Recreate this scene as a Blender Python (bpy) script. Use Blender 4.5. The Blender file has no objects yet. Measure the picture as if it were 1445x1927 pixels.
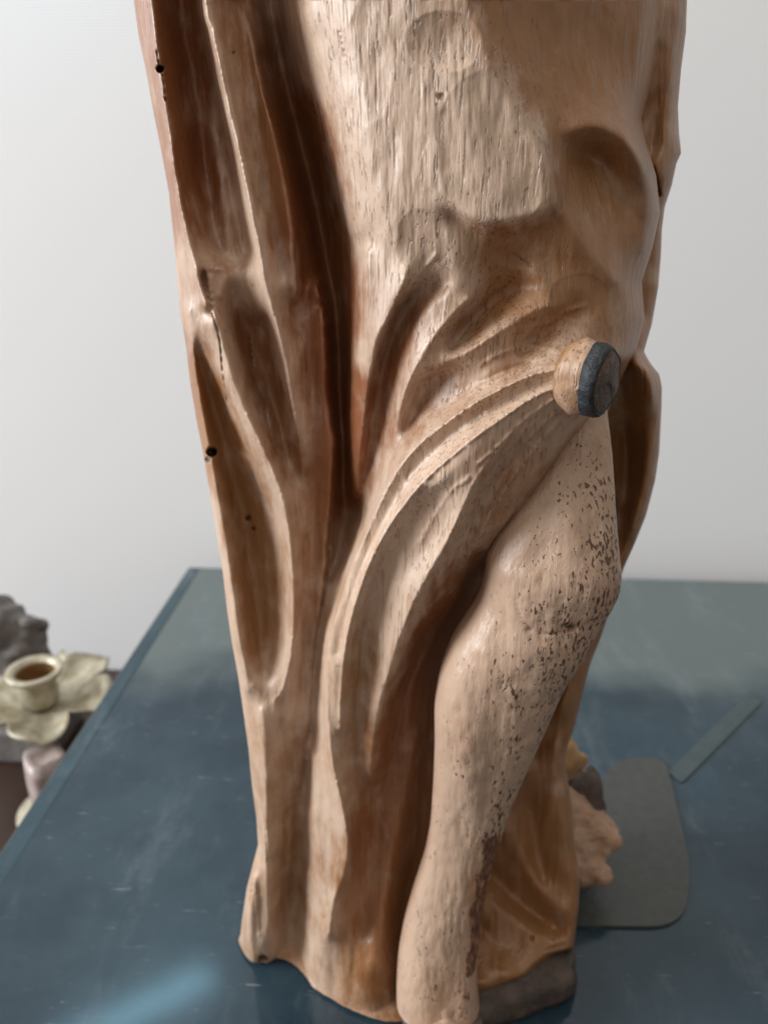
import bpy, bmesh, math, random
import numpy as np
from mathutils import Vector, Matrix

random.seed(7)
rng = np.random.default_rng(11)
S = bpy.context.scene
COL = S.collection

# ------------------------------------------------------------------ camera
PITCH, YAW, CAMZ = math.radians(22.0), math.radians(3.3), 0.38
FPX, CU, CV = 1456.0, 722.5, 963.5
cam_d = bpy.data.cameras.new('camera')
cam = bpy.data.objects.new('camera', cam_d); COL.objects.link(cam)
cam.location = (0, 0, CAMZ)
cam.rotation_euler = (math.pi/2 - PITCH, 0, YAW)
cam_d.sensor_fit = 'VERTICAL'; cam_d.sensor_height = 36.0; cam_d.sensor_width = 27.0
cam_d.lens = FPX/1927.0*36.0
cam_d.clip_start = 0.01; cam_d.clip_end = 60
cam_d.dof.use_dof = True; cam_d.dof.focus_distance = 0.252; cam_d.dof.aperture_fstop = 10.2
S.camera = cam

# ------------------------------------------------------------------ light
W = bpy.data.worlds.new('World'); S.world = W; W.use_nodes = True
bg = W.node_tree.nodes['Background']
bg.inputs[0].default_value = (1.0, 0.92, 0.83, 1); bg.inputs[1].default_value = 0.33

def area(name, loc, target, sx, sy, power, color):
    l = bpy.data.lights.new(name, 'AREA'); l.shape = 'RECTANGLE'; l.size = sx; l.size_y = sy
    l.energy = power; l.color = color
    o = bpy.data.objects.new(name, l); COL.objects.link(o); o.location = loc
    d = Vector(target) - Vector(loc); o.rotation_euler = d.to_track_quat('-Z', 'Y').to_euler()
    return o
area('window_light', (-3.45, -0.40, 1.30), (0, 0.28, 0.22), 1.5, 2.0, 185.0, (0.91, 0.96, 1.0))
area('ceiling_bounce_light', (-0.5, -0.1, 2.1), (0, 0.3, 0.2), 2.6, 2.2, 20.0, (1.0, 0.95, 0.88))
area('streak_light', (-0.36, 0.765, 0.70), (-0.02, 0.28, 0.20), 0.34, 0.03, 0.34, (0.36, 0.74, 0.95))  # added strip lamp, gives the cyan streak on the table and a left rim

S.render.engine = 'CYCLES'
S.view_settings.view_transform = 'Standard'; S.view_settings.look = 'None'
S.view_settings.exposure = 0.0; S.view_settings.gamma = 1.0

# ------------------------------------------------------------------ helpers
Y0 = 0.27
_cp, _sp, _cy, _sy = math.cos(PITCH), math.sin(PITCH), math.cos(YAW), math.sin(YAW)
def ray(u, v):
    """direction of the line of sight of a photo pixel (used as a sculptor's measure)"""
    a = (np.asarray(u, float) - CU)/FPX; b = -(np.asarray(v, float) - CV)/FPX
    fy = _cp + b*_sp; fz = -_sp + b*_cp          # forward/up before yaw
    return a*_cy - fy*_sy, a*_sy + fy*_cy, fz
def at_y(u, v, y):
    x, yy, z = ray(u, v); t = y/yy
    return x*t, np.zeros_like(t)+y, CAMZ + z*t
def at_z(u, v, zz):
    x, yy, z = ray(u, v); t = (zz - CAMZ)/z
    return float(x*t), float(yy*t), zz
def pt(u, v, h):                                  # h mm in front of the reference plane
    x, y, z = at_y(u, v, Y0 - h/1000.0); return Vector((float(x), float(y), float(z)))

def link(name, me, mat=None, parent=None, smooth=True):
    o = bpy.data.objects.new(name, me); COL.objects.link(o)
    if mat: me.materials.append(mat)
    if parent: o.parent = parent
    if smooth:
        me.polygons.foreach_set('use_smooth', [True]*len(me.polygons))
    return o
def tag(o, label=None, cat=None, group=None, kind=None):
    if label: o['label'] = label
    if cat: o['category'] = cat
    if group: o['group'] = group
    if kind: o['kind'] = kind
    return o
def empty(name, loc=(0, 0, 0)):
    o = bpy.data.objects.new(name, None); COL.objects.link(o); o.location = loc; o.empty_display_size = .02
    return o
def reparent(o, p):
    o.parent = p; o.matrix_parent_inverse = Matrix.Translation(p.location).inverted(); return o
def from_bm(bm, name, mat, parent=None, smooth=True):
    bmesh.ops.recalc_face_normals(bm, faces=bm.faces)
    me = bpy.data.meshes.new(name); bm.to_mesh(me); bm.free()
    o = link(name, me, mat, None, smooth)
    if parent: reparent(o, parent)
    return o

# -------- smooth curve through points (any number of extra channels)
def spline(pts, step=1.2):
    P = np.array(pts, float)
    if len(P) < 3:
        n = max(2, int(np.linalg.norm(P[1, :2]-P[0, :2])/step)); t = np.linspace(0, 1, n)[:, None]
        return P[0]*(1-t) + P[1]*t
    Q = np.vstack([2*P[0]-P[1], P, 2*P[-1]-P[-2]]); out = []
    for i in range(1, len(Q)-2):
        p0, p1, p2, p3 = Q[i-1], Q[i], Q[i+1], Q[i+2]
        n = max(2, int(np.linalg.norm(p2[:2]-p1[:2])/step)); t = np.linspace(0, 1, n, endpoint=False)[:, None]
        c = .5*((2*p1)+(-p0+p2)*t+(2*p0-5*p1+4*p2-p3)*t*t+(-p0+3*p1-3*p2+p3)*t**3)
        if P.shape[1] > 2:
            c[:, 2:] = (p1*(1-t)+p2*t)[:, 2:]
        out.append(c)
    out.append(P[-1:]); return np.vstack(out)

# -------- a relief field: values given along curves, spread evenly between them
class Field:
    def __init__(s, u0, u1, v0, v1, step):
        s.u0, s.v0, s.st = u0, v0, step
        s.nx = int((u1-u0)/step)+1; s.ny = int((v1-v0)/step)+1
        s.acc = np.zeros((s.ny, s.nx)); s.wt = np.zeros((s.ny, s.nx))
    def put(s, pts, val=None, step=1.2):
        pts = [p if len(p) > 2 else (p[0], p[1], val) for p in pts]
        c = spline(pts, step) if len(pts) > 1 else np.array(pts, float)
        i = np.rint((c[:, 0]-s.u0)/s.st).astype(int); j = np.rint((c[:, 1]-s.v0)/s.st).astype(int)
        ok = (i >= 0) & (i < s.nx) & (j >= 0) & (j < s.ny)
        np.add.at(s.acc, (j[ok], i[ok]), c[ok, 2]); np.add.at(s.wt, (j[ok], i[ok]), 1.0)
    def solve(s):
        lv = [(s.acc, s.wt)]
        while min(lv[-1][0].shape) > 12:
            a, w = lv[-1]; ny, nx = a.shape; a = np.pad(a, ((0, ny % 2), (0, nx % 2))); w = np.pad(w, ((0, ny % 2), (0, nx % 2)))
            f = lambda q: q[::2, ::2]+q[1::2, ::2]+q[::2, 1::2]+q[1::2, 1::2]
            lv.append((f(a), f(w)))
        x = None
        for a, w in reversed(lv):
            m = w > 0; val = np.where(m, a/np.maximum(w, 1e-9), 0)
            if x is None: x = np.full(a.shape, val[m].mean())
            else: x = np.kron(x, np.ones((2, 2)))[:a.shape[0], :a.shape[1]]
            x = np.where(m, val, x)
            for k in range(70):
                p = np.pad(x, 1, mode='edge')
                y = .25*(p[:-2, 1:-1]+p[2:, 1:-1]+p[1:-1, :-2]+p[1:-1, 2:])
                x = np.where(m, val, y)
        return x
    def sample(s, g, u, v):
        x = np.clip((u-s.u0)/s.st, 0, s.nx-1.001); y = np.clip((v-s.v0)/s.st, 0, s.ny-1.001)
        i = x.astype(int); j = y.astype(int); fx = x-i; fy = y-j
        return (g[j, i]*(1-fx)+g[j, i+1]*fx)*(1-fy)+(g[j+1, i]*(1-fx)+g[j+1, i+1]*fx)*fy
def gblur(g, sig):
    r = int(3*sig)+1; k = np.exp(-.5*(np.arange(-r, r+1)/sig)**2); k /= k.sum()
    p = np.pad(g, r, mode='edge'); q = sum(k[i]*p[i:i+g.shape[0], :] for i in range(2*r+1))
    return sum(k[i]*q[:, i:i+g.shape[1]] for i in range(2*r+1))
def vnoise(u, v, cu, cv, seed):
    r = np.random.default_rng(seed); T = r.random((257, 257))*2-1
    x = u/cu; y = v/cv; i = np.floor(x).astype(int); j = np.floor(y).astype(int); fx = x-i; fy = y-j
    fx = fx*fx*(3-2*fx); fy = fy*fy*(3-2*fy); i %= 256; j %= 256
    return (T[j, i]*(1-fx)+T[j, i+1]*fx)*(1-fy)+(T[j+1, i]*(1-fx)+T[j+1, i+1]*fx)*fy
def interp_curve(pts, v):
    P = np.array(pts, float); return np.interp(v, P[:, 1], P[:, 0])

# ------------------------------------------------------------------ materials
def nt(name):
    m = bpy.data.materials.new(name); m.use_nodes = True
    n = m.node_tree.nodes; l = m.node_tree.links
    return m, n, l, n['Principled BSDF']
class NB:
    """tiny node builder"""
    def __init__(s, name): s.m, s.n, s.l, s.b = nt(name)
    def new(s, t, **k):
        q = s.n.new(t)
        for a, b in k.items(): setattr(q, a, b)
        return q
    def con(s, a, b): s.l.new(a, b)
    def val(s, sock, x):
        if isinstance(x, (int, float)): sock.default_value = x
        elif isinstance(x, (tuple, list)): sock.default_value = x
        else: s.con(x, sock)
    def math(s, op, a, b=0.0, clamp=False):
        q = s.new('ShaderNodeMath', operation=op, use_clamp=clamp); s.val(q.inputs[0], a); s.val(q.inputs[1], b); return q.outputs[0]
    def mix(s, f, a, b):
        q = s.new('ShaderNodeMix', data_type='RGBA'); s.val(q.inputs[0], f); s.val(q.inputs[6], a); s.val(q.inputs[7], b); return q.outputs[2]
    def coords(s, scale, kind='Object'):
        t = s.new('ShaderNodeTexCoord'); mp = s.new('ShaderNodeMapping'); mp.inputs['Scale'].default_value = scale
        s.con(t.outputs[kind], mp.inputs[0]); return mp.outputs[0]
    def noise(s, vec, scale, detail=4, rough=.55, dist=0):
        q = s.new('ShaderNodeTexNoise'); s.con(vec, q.inputs['Vector']); q.inputs['Scale'].default_value = scale
        q.inputs['Detail'].default_value = detail; q.inputs['Roughness'].default_value = rough; q.inputs['Distortion'].default_value = dist
        return q.outputs['Fac']
    def ramp(s, f, lo, hi):
        q = s.new('ShaderNodeMapRange', interpolation_type='SMOOTHSTEP'); s.val(q.inputs[0], f); q.inputs[1].default_value = lo; q.inputs[2].default_value = hi
        return q.outputs[0]
    def attr(s, name):
        q = s.new('ShaderNodeAttribute', attribute_name=name); return q.outputs['Fac']
    def bump(s, h, strength, dist, prev=None):
        q = s.new('ShaderNodeBump'); q.inputs['Strength'].default_value = strength; q.inputs['Distance'].default_value = dist
        s.con(h, q.inputs['Height'])
        if prev is not None: s.con(prev, q.inputs['Normal'])
        return q.outputs[0]

C = lambda r, g, b: (r, g, b, 1)

def wood_material(name, pale_c, brown_c, red_c):
    b = NB(name)
    grain = b.noise(b.coords((1, 1, .10)), 260, 5, .6)            # fine upright grain
    broad = b.noise(b.coords((1, 1, .35)), 28, 5, .6)
    blot = b.noise(b.coords((1, 1, .8)), 75, 6, .65)
    chip = b.noise(b.coords((1, 1, .16)), 420, 3, .55)
    pale = b.attr('pale'); red = b.attr('red'); fleck = b.attr('fleck'); dirt = b.attr('dirt')
    f = b.math('ADD', pale, b.math('MULTIPLY', b.math('SUBTRACT', blot, .5), .95))
    f = b.math('ADD', f, b.math('MULTIPLY', b.math('SUBTRACT', grain, .5), .34))
    f = b.math('ADD', f, b.math('MULTIPLY', b.math('SUBTRACT', broad, .5), .35))
    f = b.ramp(f, .28, .92)
    br = b.mix(b.ramp(b.math('ADD', red, b.math('MULTIPLY', b.math('SUBTRACT', broad, .5), .8)), .25, .95), brown_c, red_c)
    br = b.mix(b.ramp(grain, .45, .75), br, b.mix(.28, br, C(.36, .21, .10)))
    c = b.mix(f, br, pale_c)
    c = b.mix(b.math('MULTIPLY', b.ramp(blot, .5, .8), .30), c, C(.42, .30, .21))
    # flaked specks where the paint left the wood
    sp = b.ramp(b.math('ADD', b.noise(b.coords((1, 1, .30)), 880, 2, .5, .4), b.math('MULTIPLY', b.math('SUBTRACT', fleck, .5), .32)), .615, .685)
    sp = b.math('MULTIPLY', sp, b.ramp(fleck, .02, .2))
    c = b.mix(sp, c, C(.125, .052, .026))
    c = b.mix(b.math('MULTIPLY', dirt, .92), c, C(.018, .013, .010))
    nick = b.attr('nick')
    pore = b.ramp(b.noise(b.coords((1, 1, .30)), 850, 2, .5, .3), .69, .75)
    c = b.mix(b.math('MULTIPLY', pore, .55), c, C(.11, .05, .025))
    smud = b.ramp(b.noise(b.coords((1, 1, .6)), 46, 5, .7, .4), .60, .80)
    c = b.mix(b.math('MULTIPLY', smud, .45), c, C(.10, .065, .045))
    nk = b.ramp(b.noise(b.coords((1, 1, .065)), 900, 2, .5, .25), .60, .68)
    nk2 = b.ramp(b.noise(b.coords((1, 1, .09)), 420, 2, .5, .3), .65, .70)
    nk = b.math('MULTIPLY', b.math('MAXIMUM', nk, nk2), nick)
    c = b.mix(b.math('MULTIPLY', nk, .60), c, C(.24, .12, .055))
    b.con(c, b.b.inputs['Base Color'])
    rg = b.math('ADD', b.math('ADD', b.math('MULTIPLY', blot, .36), b.math('MULTIPLY', nick, .10)), .22)
    b.con(rg, b.b.inputs['Roughness'])
    b.b.inputs['Specular IOR Level'].default_value = .75
    n0 = b.bump(b.math('SUBTRACT', 1.0, nk), .75, .0009)
    n1 = b.bump(grain, .55, .0009, n0)
    n2 = b.bump(chip, .50, .0007, n1)
    n3 = b.bump(b.math('SUBTRACT', 1.0, sp), .9, .0006, n2)
    n4 = b.bump(blot, .22, .0012, n3)
    b.con(n4, b.b.inputs['Normal'])
    return b.m

M_ROBE = wood_material('worn_painted_wood', C(.56, .40, .292), C(.315, .146, .054), C(.235, .078, .027))
M_SKIN = wood_material('worn_flesh_paint', C(.50, .338, .238), C(.38, .205, .115), C(.28, .12, .06))

def simple(name, col, rough, col2=None, scale=40, bump=0.0, bscale=120, metal=0.0, squash=(1, 1, 1)):
    b = NB(name); v = b.coords(squash)
    n = b.noise(v, scale, 5, .6)
    b.con(b.mix(b.ramp(n, .3, .7), col, col2 or col), b.b.inputs['Base Color'])
    b.b.inputs['Roughness'].default_value = rough; b.b.inputs['Metallic'].default_value = metal
    if bump: b.con(b.bump(b.noise(v, bscale, 5, .6), bump, .002), b.b.inputs['Normal'])
    return b.m
M_ROCK = simple('dark_plinth_wood', C(.060, .045, .038), .75, C(.115, .085, .068), 90, .9, 160)
M_TIP = simple('blackened_peg_end', C(.012, .015, .018), .55, C(.030, .036, .042), 150, .7, 300)
M_TIPFACE = simple('scorched_peg_face', C(.045, .04, .036), .6, C(.17, .10, .065), 170, .8, 400)
M_OCHRE = simple('ochre_wood', C(.33, .18, .07), .5, C(.42, .25, .12), 60, .4, 150)

def wall_material():
    b = NB('woven_white_wallpaper')
    v = b.coords((1, 1, 1))
    w1 = b.new('ShaderNodeTexWave', wave_type='BANDS', bands_direction='Z'); b.con(v, w1.inputs[0]); w1.inputs['Scale'].default_value = 120; w1.inputs['Distortion'].default_value = .6; w1.inputs['Detail Scale'].default_value = 12
    w2 = b.new('ShaderNodeTexWave', wave_type='BANDS', bands_direction='X'); b.con(v, w2.inputs[0]); w2.inputs['Scale'].default_value = 95; w2.inputs['Distortion'].default_value = 3.0
    h = b.math('ADD', w1.outputs['Fac'], b.math('MULTIPLY', w2.outputs['Fac'], .30))
    n = b.noise(v, 3.0, 3)
    b.con(b.mix(n, C(.86, .86, .87), C(.90, .895, .895)), b.b.inputs['Base Color'])
    b.b.inputs['Roughness'].default_value = .6
    b.con(b.bump(h, .20, .0010), b.b.inputs['Normal'])
    return b.m
M_WALL = wall_material()

def table_material(name, c1, c2, rough, scratch, band=False):
    b = NB(name); v = b.coords((1, 1, 1))
    cloud = b.noise(v, 9, 6, .65); fine = b.noise(v, 70, 5, .7)
    c = b.mix(b.ramp(cloud, .3, .72), c1, c2)
    if band:            # colour turns paler grey-green towards the wall, with an uneven soft edge
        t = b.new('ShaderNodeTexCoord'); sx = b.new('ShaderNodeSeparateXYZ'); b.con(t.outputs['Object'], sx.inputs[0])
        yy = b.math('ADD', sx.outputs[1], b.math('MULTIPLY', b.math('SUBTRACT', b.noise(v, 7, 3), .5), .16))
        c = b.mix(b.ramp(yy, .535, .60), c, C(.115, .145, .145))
    # long faint scratches and dust specks
    tot = None
    for ang, sc in ((.5, 1.0), (-.9, 1.3), (1.3, .8), (2.1, 1.1), (.95, 1.5), (-.35, .9)):
        t = b.new('ShaderNodeTexCoord'); mp = b.new('ShaderNodeMapping'); mp.inputs['Rotation'].default_value = (0, 0, ang); mp.inputs['Scale'].default_value = (22*sc, 760*sc, 1); mp.inputs['Location'].default_value = (ang*7, sc*3, 0)
        b.con(t.outputs['Object'], mp.inputs[0]); q = b.noise(mp.outputs[0], 1.0, 2, .5, .3)
        s = b.ramp(q, .71, .77); tot = s if tot is None else b.math('MAXIMUM', tot, s)
    brk = b.ramp(fine, .48, .62)
    tot = b.math('MULTIPLY', tot, brk)
    smear = b.ramp(b.noise(b.coords((1, .35, 1)), 26, 6, .7), .5, .85)
    dust = b.ramp(b.noise(v, 900, 1, .4), .76, .82)
    f = b.math('ADD', b.math('MULTIPLY', tot, scratch), b.math('MULTIPLY', smear, .30))
    f = b.math('ADD', f, b.math('MULTIPLY', dust, .35), True)
    c = b.mix(f, c, C(.30, .34, .37))
    b.con(c, b.b.inputs['Base Color'])
    b.con(b.math('ADD', b.math('MULTIPLY', f, .35), rough), b.b.inputs['Roughness'])
    b.b.inputs['Specular IOR Level'].default_value = .5
    return b.m
M_TABLE = table_material('grey_green_glass_top', C(.030, .050, .056), C(.05, .075, .08), .2, .3)
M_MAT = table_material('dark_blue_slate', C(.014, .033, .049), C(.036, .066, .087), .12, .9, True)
M_EDGE = table_material('blue_glass_edge', C(.022, .050, .068), C(.036, .078, .10), .12, .3)

# ------------------------------------------------------------------ setting: floor, wall
def box(name, x0, x1, y0, y1, z0, z1, mat, parent=None, bev=0.0, kind=None):
    bm = bmesh.new()
    vs = [bm.verts.new((x, y, z)) for z in (z0, z1) for y in (y0, y1) for x in (x0, x1)]
    for f in ((0, 1, 3, 2), (4, 6, 7, 5), (0, 4, 5, 1), (2, 3, 7, 6), (0, 2, 6, 4), (1, 5, 7, 3)): bm.faces.new([vs[i] for i in f])
    if bev: bmesh.ops.bevel(bm, geom=list(bm.edges), offset=bev, segments=3, profile=.6, affect='EDGES')
    o = from_bm(bm, name, mat, parent, smooth=False)
    if kind: o['kind'] = kind
    return o
FLOOR = -0.72
M_FLOOR = simple('red_brown_floor', C(.10, .035, .018), .45, C(.16, .06, .03), 14, .3, 60, squash=(1, .1, 1))
box('floor', -4, 3, -2.0, 1.0, FLOOR-.03, FLOOR, M_FLOOR, kind='structure')
bx, by, _ = at_z(355, 1065, 0.0)          # back left corner of the table
ex, ey, _ = at_z(0, 1600, 0.0)
TXL = (bx+ex)/2; TYB = by
WALLY = TYB + 0.035
box('wall', -4, 3, WALLY, WALLY+.06, FLOOR, 1.9, M_WALL, kind='structure')

# ------------------------------------------------------------------ table
TXR, TYF = TXL+1.15, -0.14
table = empty('glass_table', ((TXL+TXR)/2, (TYB+TYF)/2, FLOOR))
tag(table, 'dark blue-grey glass topped table with scratches, carrying the statue', 'table')
box('table_top', TXL, TXR, TYF, TYB, -.014, -.0012, M_TABLE, table, .0018)
M_BLACK = simple('black_metal', C(.012, .012, .013), .4, C(.02, .02, .02), 30)
box('frame', TXL+.006, TXR-.006, TYF+.006, TYB-.006, -.055, -.0145, M_BLACK, table, .002)
for lx in (TXL+.03, TXR-.03):
    for ly in (TYF+.03, TYB-.03):
        box('leg', lx-.018, lx+.018, ly-.018, ly+.018, FLOOR, -.0555, M_BLACK, table, .002)
def sheet(name, pts, z, mat, parent, thick=.0008, bev=0.0):
    bm = bmesh.new(); lo = [bm.verts.new((p[0], p[1], z-thick)) for p in pts]; hi = [bm.verts.new((p[0], p[1], z)) for p in pts]
    bm.faces.new(hi); bm.faces.new(lo[::-1]); n = len(pts)
    for i in range(n): bm.faces.new((lo[i], lo[(i+1) % n], hi[(i+1) % n], hi[i]))
    bm.normal_update()
    if bev: bmesh.ops.bevel(bm, geom=[e for e in bm.edges if all(abs(w.co.z-z) < 1e-6 for w in e.verts)], offset=bev, segments=2, affect='EDGES')
    return from_bm(bm, name, mat, parent, smooth=False)
# blue edge strip along the left side, and the dark slate sheet inside it
sheet('edge_strip', [(TXL+.003, TYF+.003), (TXL+.016, TYF+.003), (TXL+.013, TYB-.004), (TXL+.003, TYB-.004)], -.0006, M_EDGE, table, .0004)
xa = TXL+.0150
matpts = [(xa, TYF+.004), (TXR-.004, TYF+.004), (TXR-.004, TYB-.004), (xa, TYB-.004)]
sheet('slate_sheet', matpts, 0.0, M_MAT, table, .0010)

# ------------------------------------------------------------------ flat grey shape and pale strip on the table
def round_poly(pts, r, n=8):
    out = []; P = [Vector(p) for p in pts]
    for i in range(len(P)):
        a, b_, c = P[i-1], P[i], P[(i+1) % len(P)]
        d1 = (a-b_).normalized(); d2 = (c-b_).normalized(); k = min(r, (a-b_).length*.45, (c-b_).length*.45)
        p1 = b_+d1*k; p2 = b_+d2*k
        for j in range(n+1):
            t = j/n; out.append(tuple((1-t)**2*p1+2*t*(1-t)*b_+t*t*p2))
    return out
M_FLAT = simple('grey_flat_shape', C(.050, .054, .051), .22, C(.062, .066, .061), 160, .15, 400)
pp = [at_z(u, v, .0016)[:2] for u, v in ((1020, 1742), (1285, 1745), (1302, 1640), (1252, 1425), (1165, 1425), (1060, 1560))]
pad = sheet('flat_rounded_shape', round_poly(pp, .022), .0018, M_FLAT, None, .0016, .0004)  # grey rounded shape built as a thin flat sheet
tag(pad, 'thin grey-brown rounded shape lying flat on the table beside the carved toes', 'pad')
M_STRIP = simple('pale_green_strip', C(.044, .066, .072), .2, C(.058, .082, .086), 60)
sp_ = [at_z(u, v, .001)[:2] for u, v in ((1255, 1452), (1282, 1474), (1432, 1322), (1412, 1300))]
strip = sheet('flat_strip', round_poly(sp_, .003), .0012, M_STRIP, None, .0010)
tag(strip, 'narrow pale grey-green strip lying slanted on the table beyond the rounded shape', 'strip')

# ================================================================== THE STATUE
statue = empty('carved_statue', (0.0, 0.30, 0.0))
tag(statue, 'worn carved wooden statue of a draped figure, bare knee showing below a cut peg', 'statue')

def relief_mesh(name, mat, Lc, Rc, v0, v1, field, hmap, stepv, ncol, back_y, attrs, edge_l=(18, 8), edge_r=(22, 12), parent=None, nback=20, extra=None, zmin=.0015):
    vs = np.arange(v0, v1+.1, stepv); nr = len(vs)
    L = interp_curve(Lc, vs); R = interp_curve(Rc, vs)
    s = np.linspace(0, 1, ncol); s = s + .035*np.sin(2*np.pi*s)*-1*.6      # denser near the two edges
    U = L[:, None] + (R-L)[:, None]*s[None]; V = np.repeat(vs[:, None], ncol, 1)
    U = U + vnoise(U, V, 40, 11, 3)*1.2*np.clip(np.minimum(s, 1-s)*40, 0, 1)[None]*0
    H = field.sample(hmap, U, V)
    for d, (wpx, dep) in ((U-L[:, None], edge_l), (R[:, None]-U, edge_r)):
        t = np.clip(d/wpx, 0, 1); H = H - dep*(1-np.sqrt(np.clip(1-(1-t)**2, 0, 1)))
    if extra is not None: H = H + extra(U, V)
    X, Y, Z = at_y(U, V, Y0-H/1000.0)
    # closed back: half ellipse from the right edge round to the left edge
    th = np.linspace(0, np.pi, nback+2)[1:-1]
    cxm = (X[:, 0]+X[:, -1])/2; rx = (X[:, -1]-X[:, 0])/2
    ylin = (Y[:, -1][:, None]*(1+np.cos(th))/2+Y[:, 0][:, None]*(1-np.cos(th))/2)
    XB = cxm[:, None]+rx[:, None]*np.cos(th)[None]
    YB = ylin+np.maximum(back_y-ylin, .004)*np.sin(th)[None]**.8
    ZB = Z[:, -1][:, None]*(1+np.cos(th))/2+Z[:, 0][:, None]*(1-np.cos(th))/2
    X = np.hstack([X, XB]); Y = np.hstack([Y, YB]); Z = np.hstack([Z, ZB])
    Z = np.maximum(Z, zmin+np.arange(nr)[:, None]*1e-6)
    n = X.shape[1]
    co = np.stack([X, Y, Z], -1).reshape(-1, 3)
    idx = np.arange(nr*n).reshape(nr, n); nx_ = np.roll(idx, -1, 1)
    q = np.stack([idx[:-1], idx[1:], nx_[1:], nx_[:-1]], -1).reshape(-1, 4)
    caps = [idx[0].tolist(), idx[-1][::-1].tolist()]
    me = bpy.data.meshes.new(name)
    nf = len(q); me.vertices.add(len(co)); me.vertices.foreach_set('co', co.ravel())
    loops = np.concatenate([q.ravel(), np.array(caps[0]), np.array(caps[1])]).astype(np.int32)
    me.loops.add(len(loops)); me.loops.foreach_set('vertex_index', loops)
    starts = np.concatenate([np.arange(nf)*4, [nf*4, nf*4+n]]).astype(np.int32)
    tot = np.concatenate([np.full(nf, 4), [n, n]]).astype(np.int32)
    me.polygons.add(nf+2); me.polygons.foreach_set('loop_start', starts); me.polygons.foreach_set('loop_total', tot)
    me.update(calc_edges=True); me.validate()
    for an, (fld, g, post) in attrs.items():
        A = fld.sample(g, U, V) if fld is not None else g(U, V)
        A = np.hstack([A, np.repeat((A[:, :1]+A[:, -1:])/2, nback, 1)])
        at = me.attributes.new(an, 'FLOAT', 'POINT'); at.data.foreach_set('value', np.clip(A, 0, 1).ravel().astype(np.float32))
    o = link(name, me, mat)
    sm = [True]*(nf)+[False, False]; me.polygons.foreach_set('use_smooth', sm)
    if parent: reparent(o, parent)
    return o

# ---------------------------------------------------------------- main drapery and torso
TOP = -260
BL = [(228, TOP), (252, 0), (262, 70), (275, 130), (290, 215), (305, 290), (318, 360), (325, 430), (332, 500), (340, 590), (350, 650), (358, 720), (370, 790),
      (382, 850), (392, 910), (402, 970), (412, 1030), (420, 1080), (428, 1150), (437, 1210), (448, 1270), (457, 1330), (468, 1410), (475, 1480), (483, 1540),
      (486, 1590), (478, 1620), (465, 1670), (456, 1730), (451, 1780), (454, 1812), (460, 1822), (476, 1831), (515, 1840), (558, 1851), (585, 1868), (620, 1890), (660, 1914), (680, 1927), (720, 1960), (740, 1990)]
BR = [(1256, TOP), (1248, 0), (1240, 80), (1226, 160), (1208, 225), (1216, 270), (1234, 330), (1241, 400), (1226, 470), (1207, 530), (1212, 600), (1198, 655),
      (1176, 700), (1150, 760), (1130, 830), (1090, 900), (1060, 980), (1010, 1080), (980, 1200), (950, 1400), (900, 1600), (880, 1800), (880, 1990)]
F = Field(190, 1300, TOP-10, 2000, 2.5)
FS = Field(190, 1300, TOP-10, 2000, 10)          # edge softness, solved coarse
def cv(pts, soft=3.0, val=None):
    F.put(pts, val); FS.put([(p[0], p[1], soft) for p in pts], step=4)
    return pts
def off(pts, du, dv, dh): return [(p[0]+du, p[1]+dv, p[2]+dh) for p in pts]

vsL = np.arange(TOP, 1835, 6.0)
cv([(float(interp_curve(BL, v)), float(v), -26) for v in vsL], 3)
cv([(float(interp_curve(BR, v)), float(v), float(np.interp(v, [TOP, 200, 330, 480, 560, 700, 900, 1100, 1990], [-48, -44, -26, -30, -30, -22, -36, -48, -45]))) for v in np.arange(TOP, 1985, 6.0)], 4)
# rim strip of the left edge
cv([(268, TOP, -15), (288, 0, -15), (304, 130, -15), (319, 230, -15), (331, 320, -16), (345, 400, -16), (362, 470, -15), (378, 530, -12), (392, 575, -11)], 2.5)
cv([(276, TOP, -22), (298, 0, -22), (314, 130, -22), (330, 230, -22), (343, 320, -23), (358, 400, -23), (373, 465, -22)], 2.5)
cv([(312, TOP, -44), (335, 0, -44), (360, 150, -44), (382, 280, -43), (402, 390, -38), (414, 470, -32)], 10)
cv([(360, TOP, -38), (374, 0, -38), (398, 130, -38), (428, 270, -38), (452, 400, -34), (468, 480, -32)], 3)
cv([(400, 250, -38), (412, 340, -33), (424, 440, -28), (432, 500, -26)], 6)      # faint inner ridge
# C: narrow bright ridge
Cc = [(372, TOP, -10), (385, 0, -10), (399, 60, -10), (414, 130, -10), (433, 220, -10), (451, 290, -10), (467, 370, -10), (484, 450, -11), (502, 540, -12), (518, 600, -13), (537, 680, -14), (550, 760, -15), (561, 820, -17), (567, 880, -20)]
cv(Cc, 2.2); cv(off(Cc[:9], 11, 0, -1), 2.2)
cv([(395, TOP, -20), (412, 0, -20), (430, 100, -20), (452, 220, -19), (470, 310, -18), (488, 400, -17)], 3)
cv([(430, TOP, -30), (450, 0, -30), (468, 120, -28), (486, 220, -25), (502, 320, -21), (520, 420, -19), (532, 520, -18)], 6)
# D: flap edge with its rounded tip
Dd = [(462, 20, -30), (481, 100, -25), (497, 180, -19), (516, 250, -16), (535, 330, -14), (548, 400, -13), (555, 480, -14), (559, 540, -15), (556, 562, -16)]
cv(Dd, 2.0); cv(off(Dd[1:], 8, 2, -13), 2.0)
cv([(556, 574, -27), (548, 575, -24), (540, 560, -20)], 2.0)
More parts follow.
